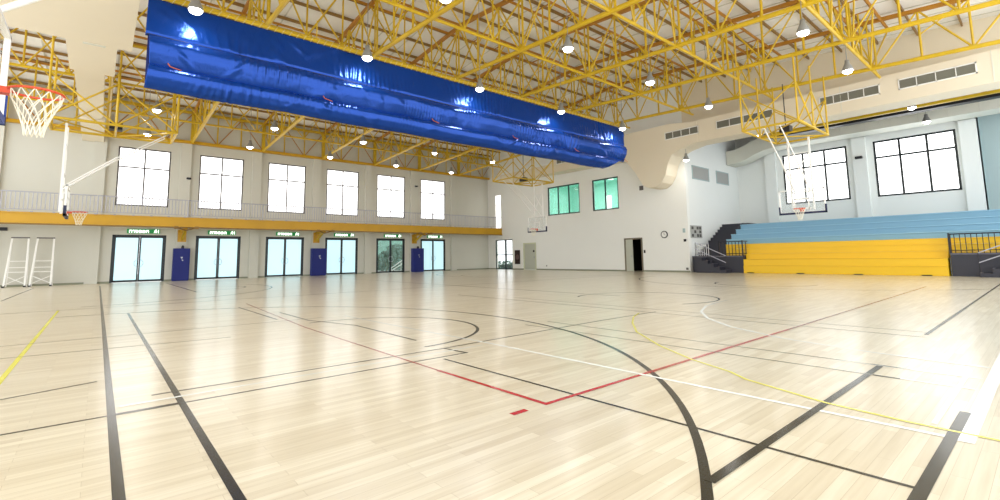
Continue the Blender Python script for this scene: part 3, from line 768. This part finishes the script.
# ------------------------------------------------------------------ basketball baskets
def basket(xb, yc, s, lab, pad, far):
    """s=+1 faces +X. board plane at xb"""
    z0 = 2.88
    t_ = thing('basketball_hoop', lab, 'basketball hoop', (xb, yc, z0), 'ceiling hung basketball hoops')
    hw = .9; zt = 3.95
    bd = obj('backboard', MB().box(xb-.02, yc-hw+.04, z0+.04, xb+.02, yc+hw-.04, zt-.04), glass_m, t_)
    fr = MB(); u = .05
    fr.box(xb-.03, yc-hw, z0, xb+.03, yc+hw, z0+u).box(xb-.03, yc-hw, zt-u, xb+.03, yc+hw, zt).box(xb-.03, yc-hw, z0, xb+.03, yc-hw+u, zt).box(xb-.03, yc+hw-u, z0, xb+.03, yc+hw, zt)
    obj('board_frame', fr, white_m, bd)
    sq = MB(); xs_ = xb+s*.028; c = .02
    for a, b, e, f_ in ((-.3,.3,.15,.2),(-.3,.3,.6,.65),(-.3,-.25,.15,.65),(.25,.3,.15,.65)): sq.box(xs_-c/4, yc+a, z0+e+.02, xs_+c/4, yc+b, z0+f_+.02)
    obj('target_square', sq, white_m, bd)
    pd = MB().box(xb-.045, yc-hw-.03, z0-.05, xb+.045, yc+hw+.03, z0+.035).box(xb-.045, yc-hw-.03, z0-.05, xb+.045, yc-hw+.03, z0+.32).box(xb-.045, yc+hw-.03, z0-.05, xb+.045, yc+hw+.03, z0+.32)
    obj('edge_pad', pd, pad, bd)
    xr = xb+s*(.15+.225)
    rim = [(xr+.225*math.cos(2*math.pi*k/28), yc+.225*math.sin(2*math.pi*k/28), 3.05) for k in range(28)]
    rm_ = obj('rim', MB().path(rim, .014, 6, True).box(xb+s*.03, yc-.06, 2.99, xb+s*.17, yc+.06, 3.06).box(xb+s*.02, yc-.09, 2.93, xb+s*.04, yc+.09, 3.09), orange_m, t_)
    nt_ = MB(); n = 12
    rings = [(.225, 3.045), (.2, 2.95), (.16, 2.86), (.125, 2.76), (.095, 2.66), (.08, 2.56)]
    def rp(k, j):
        r_, z_ = rings[j]; a = 2*math.pi*(k+.5*(j % 2))/n; return (xr+r_*math.cos(a), yc+r_*math.sin(a), z_)
    for j in range(len(rings)-1):
        for k in range(n):
            nt_.tube(rp(k, j), rp(k, j+1), .0055, 4); nt_.tube(rp(k, j), rp(k-1 if j % 2 == 0 else k+1, j+1), .0055, 4)
    obj('net', nt_, net_m, rm_)
    # mast
    xm = xb-s*.16
    hz = 6.3
    for q in (-.42, .42):
        obj('mast', MB().beam((xm, yc+q, 3.0), (xm, yc+q, hz), .07, .07), white_m, t_)
    mc = MB()
    for z in (3.1, 3.5, 3.85, 4.4, 5.6): mc.beam((xm, yc-.42, z), (xm, yc+.42, z), .05, .05)
    mc.beam((xm, yc-.42, 4.4), (xm, yc+.42, 5.6), .035, .035).beam((xm, yc+.42, 4.4), (xm, yc-.42, 5.6), .035, .035)
    mc.box(xm, yc-.3, 3.02, xb-s*.02, yc-.24, 3.1).box(xm, yc+.24, 3.02, xb-s*.02, yc+.3, 3.1).box(xm, yc-.3, 3.75, xb-s*.02, yc-.24, 3.83).box(xm, yc+.24, 3.75, xb-s*.02, yc+.3, 3.83)
    obj('mast_bracing', mc, white_m, t_)
    for q in (-.3, .3):
        obj('back_brace', MB().tube((xm, yc+q, 3.9), (xm+s*1.5, yc+q, 5.2), .035, 8).tube((xm+s*1.4, yc+q, 5.11), (xm+s*3.0, yc+q, hz), .025, 8), white_m, t_)
    # steel frame hanging from the trusses
    if far is None: return
    h = thing('hoop_hanging_frame', 'yellow lattice frame carrying ' + far, 'steel frame', (xm+s*1.3, yc, hz), 'hanging frames above the hoops')
    xa, xc2 = xm-s*.5, xm+s*3.3
    for q in (-1.05, 1.05):
        obj('lower_beam', MB().tube((xa, yc+q, hz), (xc2, yc+q, hz), .05, 6), steel_m, h)
        mid = (xa+xc2)/2
        for x in (xa, mid, xc2):
            y = yc+q; member('hanger', (x, y, hz), (x, y, zbot(y)+.05), .036, steel_m, h)
        for (x1, z1), (x2, z2) in (((xa, hz), (mid, 7.9)), ((xc2, hz), (mid, 7.9)), ((xa, 7.9), (mid, hz)), ((xc2, 7.9), (mid, hz))):
            member('diagonal_brace', (x1, yc+q, z1), (x2, yc+q, z2), .032, steel_m, h)
    for x in (xa, (xa+xc2)/2, xc2): member('cross_beam', (x, yc-1.05, hz), (x, yc+1.05, hz), .045, steel_m, h)
    member('plan_brace', (xa, yc-1.05, hz), ((xa+xc2)/2, yc+1.05, hz), .03, steel_m, h); member('plan_brace', (xc2, yc-1.05, hz), ((xa+xc2)/2, yc+1.05, hz), .03, steel_m, h)
    for x in (xa, xc2):
        member('diagonal_brace', (x, yc-1.05, hz), (x, yc+1.05, 7.9), .028, steel_m, h); member('diagonal_brace', (x, yc+1.05, hz), (x, yc-1.05, 7.9), .028, steel_m, h)
    obj('winch', MB().box(mid-.2, yc-.2, hz+.03, mid+.2, yc+.2, hz+.3).tube((mid, yc, hz+.3), (mid, yc, 8.5), .02), black_m, h)
basket(-1.0, 7.22, 1, 'nearest basketball hoop, orange rim with white net, at the top left photo edge', pad_b, None)
basket(-1.0, 23.5, 1, 'basketball hoop seen edge on in front of the left wall gallery', pad_m, 'the hoop seen edge on by the left wall')
basket(23.5, 23.5, -1, 'basketball hoop facing us in front of the end wall\'s green windows', pad_m, 'the hoop by the green windows')
basket(23.7, 7.07, -1, 'basketball hoop facing us in front of the bleacher bay windows', pad_m, 'the hoop before the bleachers')

# ------------------------------------------------------------------ bleachers
bl = thing('telescopic_bleachers', 'wide folded bleachers with yellow front and light blue upper rows', 'bleachers', (32, 7.4, 0))
Y1, Y2 = 3.05, 11.65
# yellow rows, nearly closed
yz = [(28.3, 0, .42), (28.36, .42, .78), (28.75, .78, 1.1), (28.9, 1.1, 1.4), (29.05, 1.4, 1.68)]
for k, (x, a, b) in enumerate(yz):
    ya = Y2; yb = Y1
    obj('yellow_row', MB().box(x, yb, a+.004, x+.7, ya, b-.01).box(x-.012, yb, b-.03, x+.7, ya, b), yel_b, bl)
# rows behind the side landings
for ya, yb in ((Y2, 12.98), (.0, Y1), (-2.5, 0)):
    for a, b in ((.0, .6), (.6, 1.05), (1.05, 1.4), (1.4, 1.68)):
        obj('yellow_row', MB().box(29.22, ya+.002, a+.01, 29.5, yb-.002, b-.015).box(29.19, ya+.002, b-.03, 29.5, yb-.002, b), yel_b, bl)
for k in range(4):
    x = 29.35+.72*k; z0 = 1.66+.325*k
    obj('blue_row', MB().box(x, -2.5, z0-.2, x+.1, 12.98, z0+.3).box(x-.05, -2.5, z0+.29, x+.85, 12.98, z0+.325), blu_b, bl)
    obj('seat_lip', MB().box(x-.06, -2.5, z0+.3, x-.05, 12.98, z0+.325), mat('pale_blue_edge', (160, 206, 226), .4), bl)
obj('top_deck', MB().box(32.1, -2.5, 2.86, XB-.26, 12.98, 2.95), blu_b, bl)
obj('back_step', MB().box(33.6, -2.5, 2.95, 34.2, 12.98, 3.1), blu_b, bl)
for k in range(7):
    y = 3.6+k*1.25
    obj('wheel_notch', MB().box(28.26, y, 0.005, 28.3, y+.35, .045), dark_m, bl) if k % 2 == 0 else None
# aisle stairs along the side wall
st = thing('aisle_stairs', 'charcoal stepped aisle climbing along the side wall left of the blue rows', 'stairs', (31, 14, 0))
n = 11
for k in range(n):
    x = 29.3+.36*k; z = 1.05+.19*(k+1)
    obj('step', MB().box(x, 13.04, z-.55 if k else 0, x+.4, YS-.01, z), char_m, st)
obj('top_landing', MB().box(29.3+.36*n, 13.04, 2.95, XB-.26, YS-.01, 3.14), char_m, st)
sp_ = MB()
poly = []
for k in range(4):
    x = 29.3+.72*k; z = 1.7+.36*k; poly += [(x-.06, z), (x-.06, z+.36)]
poly += [(32.6, 3.2), (32.6, 3.26), (31.5, 3.26), (29.3, 1.9), (29.0, 1.0), (29.25, 1.0)]
obj('side_panel', MB().prism([(x, z) for x, z in [(29.2, 1.0), (29.2, 1.6), (31.9, 3.1), (33.0, 3.1), (33.0, 2.9), (32.2, 2.6)]], 'y', 12.99, 13.03), char_m, st)
hr = MB()
# landings and side stairs (left: toward +Y wall; right: toward -Y)
def landing(ya, yb, ybw, dirn, lab):
    t_ = thing('landing_platform', 'charcoal landing with black railing ' + lab, 'platform', (28.9, (ya+yb)/2, 0))
    y0, y1 = min(ya, yb), max(ya, yb)
    obj('base', MB().box(28.45, y0, 0, 29.15, y1, .93), char_m, t_)
    obj('deck', MB().box(28.4, y0, .93, 29.17, y1, 1.0), mat('grey_landing_deck', (92, 90, 98), .5), t_)
    a, b = ya, ybw
    tr = MB().tube((28.45, a, 1.83), (28.45, b, 1.83), .028).tube((28.45, a, 1.12), (28.45, b, 1.12), .02)
    obj('top_rail', tr, black_m, t_)
    L = abs(b-a); nb = int(L/.17)
    for k in range(nb+1):
        y = a+(b-a)*k/nb; obj('baluster', MB().box(28.435, y-.014, 1.0, 28.465, y+.014, 1.83), black_m, t_)
    for y in (a, b): obj('post', MB().box(28.42, y-.03, .93, 28.48, y+.03, 1.88), black_m, t_)
    obj('side_rail', MB().tube((28.45, a, 1.83), (29.15, a, 1.83), .028).tube((28.45, a, 1.12), (29.15, a, 1.12), .02).tube((28.9, a, 1.0), (28.9, a, 1.83), .02), black_m, t_)
    return t_
def side_stairs(y_top, y_bot, lab):
    t_ = thing('access_stairs', lab, 'stairs', (28.05, (y_top+y_bot)/2, 0))
    n = 5; d = (y_bot-y_top)/n
    for k in range(n):
        z = .93-.186*k
        ya, yb = y_top+d*k, y_top+d*(k+1)
        obj('step', MB().box(27.75, ya, 0, 28.35, yb, z-.02), char_m, t_)
        obj('nosing', MB().box(27.74, yb-d*.18, z-.02, 28.35, yb, z), mat('grey_landing_deck', (92,90,98), .5), t_)
    for zo in (.9, .5):
        obj('handrail', MB().tube((27.8, y_top, .93+zo), (27.8, y_bot, .1+zo), .022), chrome if False else rail_m, t_)
    for yy, zz in ((y_top, .93), ((y_top+y_bot)/2, .5), (y_bot, .1)):
        obj('post', MB().tube((27.8, yy, zz-.12 if zz > .1 else 0), (27.8, yy, zz+.9), .018), black_m, t_)
landing(11.7, 14.75, 13.05, 1, 'at the left end of the bleachers beside the side wall')
landing(2.95, -2.4, -2.3, -1, 'at the right end of the bleachers')
side_stairs(14.2, 12.4, 'small charcoal stairs with handrail in front of the left landing')
side_stairs(.2, 2.05, 'small charcoal stairs with handrail in front of the right landing')
t_ = thing('landing_balustrade', 'pale grey baluster rail at the corner beside the end wall edge', 'railing', (29.1, 14.3, 1))
obj('rail', MB().tube((29.1, 14.0, 1.75), (29.1, 14.75, 1.75), .025).tube((29.1, 14.0, 1.1), (29.1, 14.75, 1.1), .02), rail_m, t_)
for k in range(6): obj('baluster', MB().tube((29.1, 14.02+.14*k, 1.0), (29.1, 14.02+.14*k, 1.75), .018, 6), white_m, t_)

# ------------------------------------------------------------------ things on the end wall
t_ = thing('wall_clock', 'round wall clock with black rim on the end wall', 'clock', (XE, 16.45, 2.43))
def disc(r, x0, x1, n=24):
    mb = MB(); mb.tube((x0, 16.45, 2.43), (x1, 16.45, 2.43), r, n); return mb
obj('rim', disc(.24, XE-.05, XE-.001), black_m, t_); fc = obj('dial', disc(.19, XE-.056, XE-.05), white_m, t_)
obj('hands', MB().beam((XE-.06, 16.45, 2.43), (XE-.06, 16.45, 2.57), .02, .012).beam((XE-.06, 16.45, 2.43), (XE-.06, 16.36, 2.39), .02, .02), black_m, t_)
tk = MB()
for k in range(12):
    a = k*math.pi/6; tk.beam((XE-.058, 16.45+.15*math.sin(a), 2.43+.15*math.cos(a)), (XE-.058, 16.45+.18*math.sin(a), 2.43+.18*math.cos(a)), .01, .012)
obj('hour_marks', tk, black_m, t_)
t_ = thing('fire_hose_cabinet', 'white fire hose cabinet with dark glass on the end wall by the grey door', 'cabinet', (XE, 30.6, .3))
obj('body', MB().box(XE-.08, 30.1, .1, XE-.001, 31.3, 1.85), white_m, t_)
dd = obj('door', MB().box(XE-.1, 30.32, .48, XE-.08, 31.0, 1.7), mat('dark_red_glass', (54, 34, 34), .2), t_)
obj('hose_reel', MB().tube((XE-.11, 30.66, 1.1), (XE-.1, 30.66, 1.1), .24, 20), mat('dark_reel', (80, 50, 44), .5), dd)
for nm, lab, y, z, w_, h_, m_ in (('light_switch', 'small dark switch right of the open double door', 17.98, 1.35, .12, .2, black_m),
                                  ('wall_socket', 'small socket low on the end wall by its right edge', 15.0, .22, .14, .14, mat('socket_grey', (110,108,104), .5)),
                                  ('alarm_button', 'round dark alarm button on the end wall by its right edge', 15.05, 2.0, .16, .16, black_m),
                                  ('wall_sensor', 'pale grey sensor above the alarm button near the wall edge', 15.08, 2.62, .16, .26, panel_g),
                                  ('surveillance_camera', 'small grey camera high on the end wall left of the duct elbow', 18.0, 5.7, .3, .3, frame_gr),
                                  ('exit_notice', 'small dark plate low on the end wall by the skirting', 27.2, .35, .1, .1, frame_gr)):
    t_ = thing(nm, lab, nm.split('_')[-1], (XE, y, z))
    obj('plate', MB().box(XE-.03, y-w_/2, z-h_/2, XE-.001, y+w_/2, z+h_/2), m_, t_)
    obj('button', MB().tube((XE-.06, y, z), (XE-.03, y, z), w_*.25, 10), m_, t_)
t_ = thing('notice_board', 'small grey notice board on the side wall above the landing', 'notice board', (29.3, YS, 2.2))
obj('board', MB().box(28.45, YS-.04, 2.15, 29.9, YS-.001, 2.95), mat('notice_grey', (170,170,164), .6), t_)
nb = MB()
for i in range(4):
    for j in range(3):
        if (i+j) % 2 == 0 or i == 3: nb.box(28.55+.33*i, YS-.046, 2.22+.24*j, 28.8+.33*i, YS-.04, 2.4+.24*j)
obj('paper', nb, mat('notice_dark', (70,68,64), .6), t_)
t_ = thing('bay_camera', 'small dark camera on the pilaster between the two bleacher bay windows', 'camera', (XB-.3, 7.3, 6.9))
obj('housing', MB().box(XB-.5, 7.15, 6.85, XB-.3, 7.5, 7.0), black_m, t_); obj('mount', MB().box(XB-.3, 7.28, 6.88, XB-.25, 7.38, 6.97), black_m, t_)
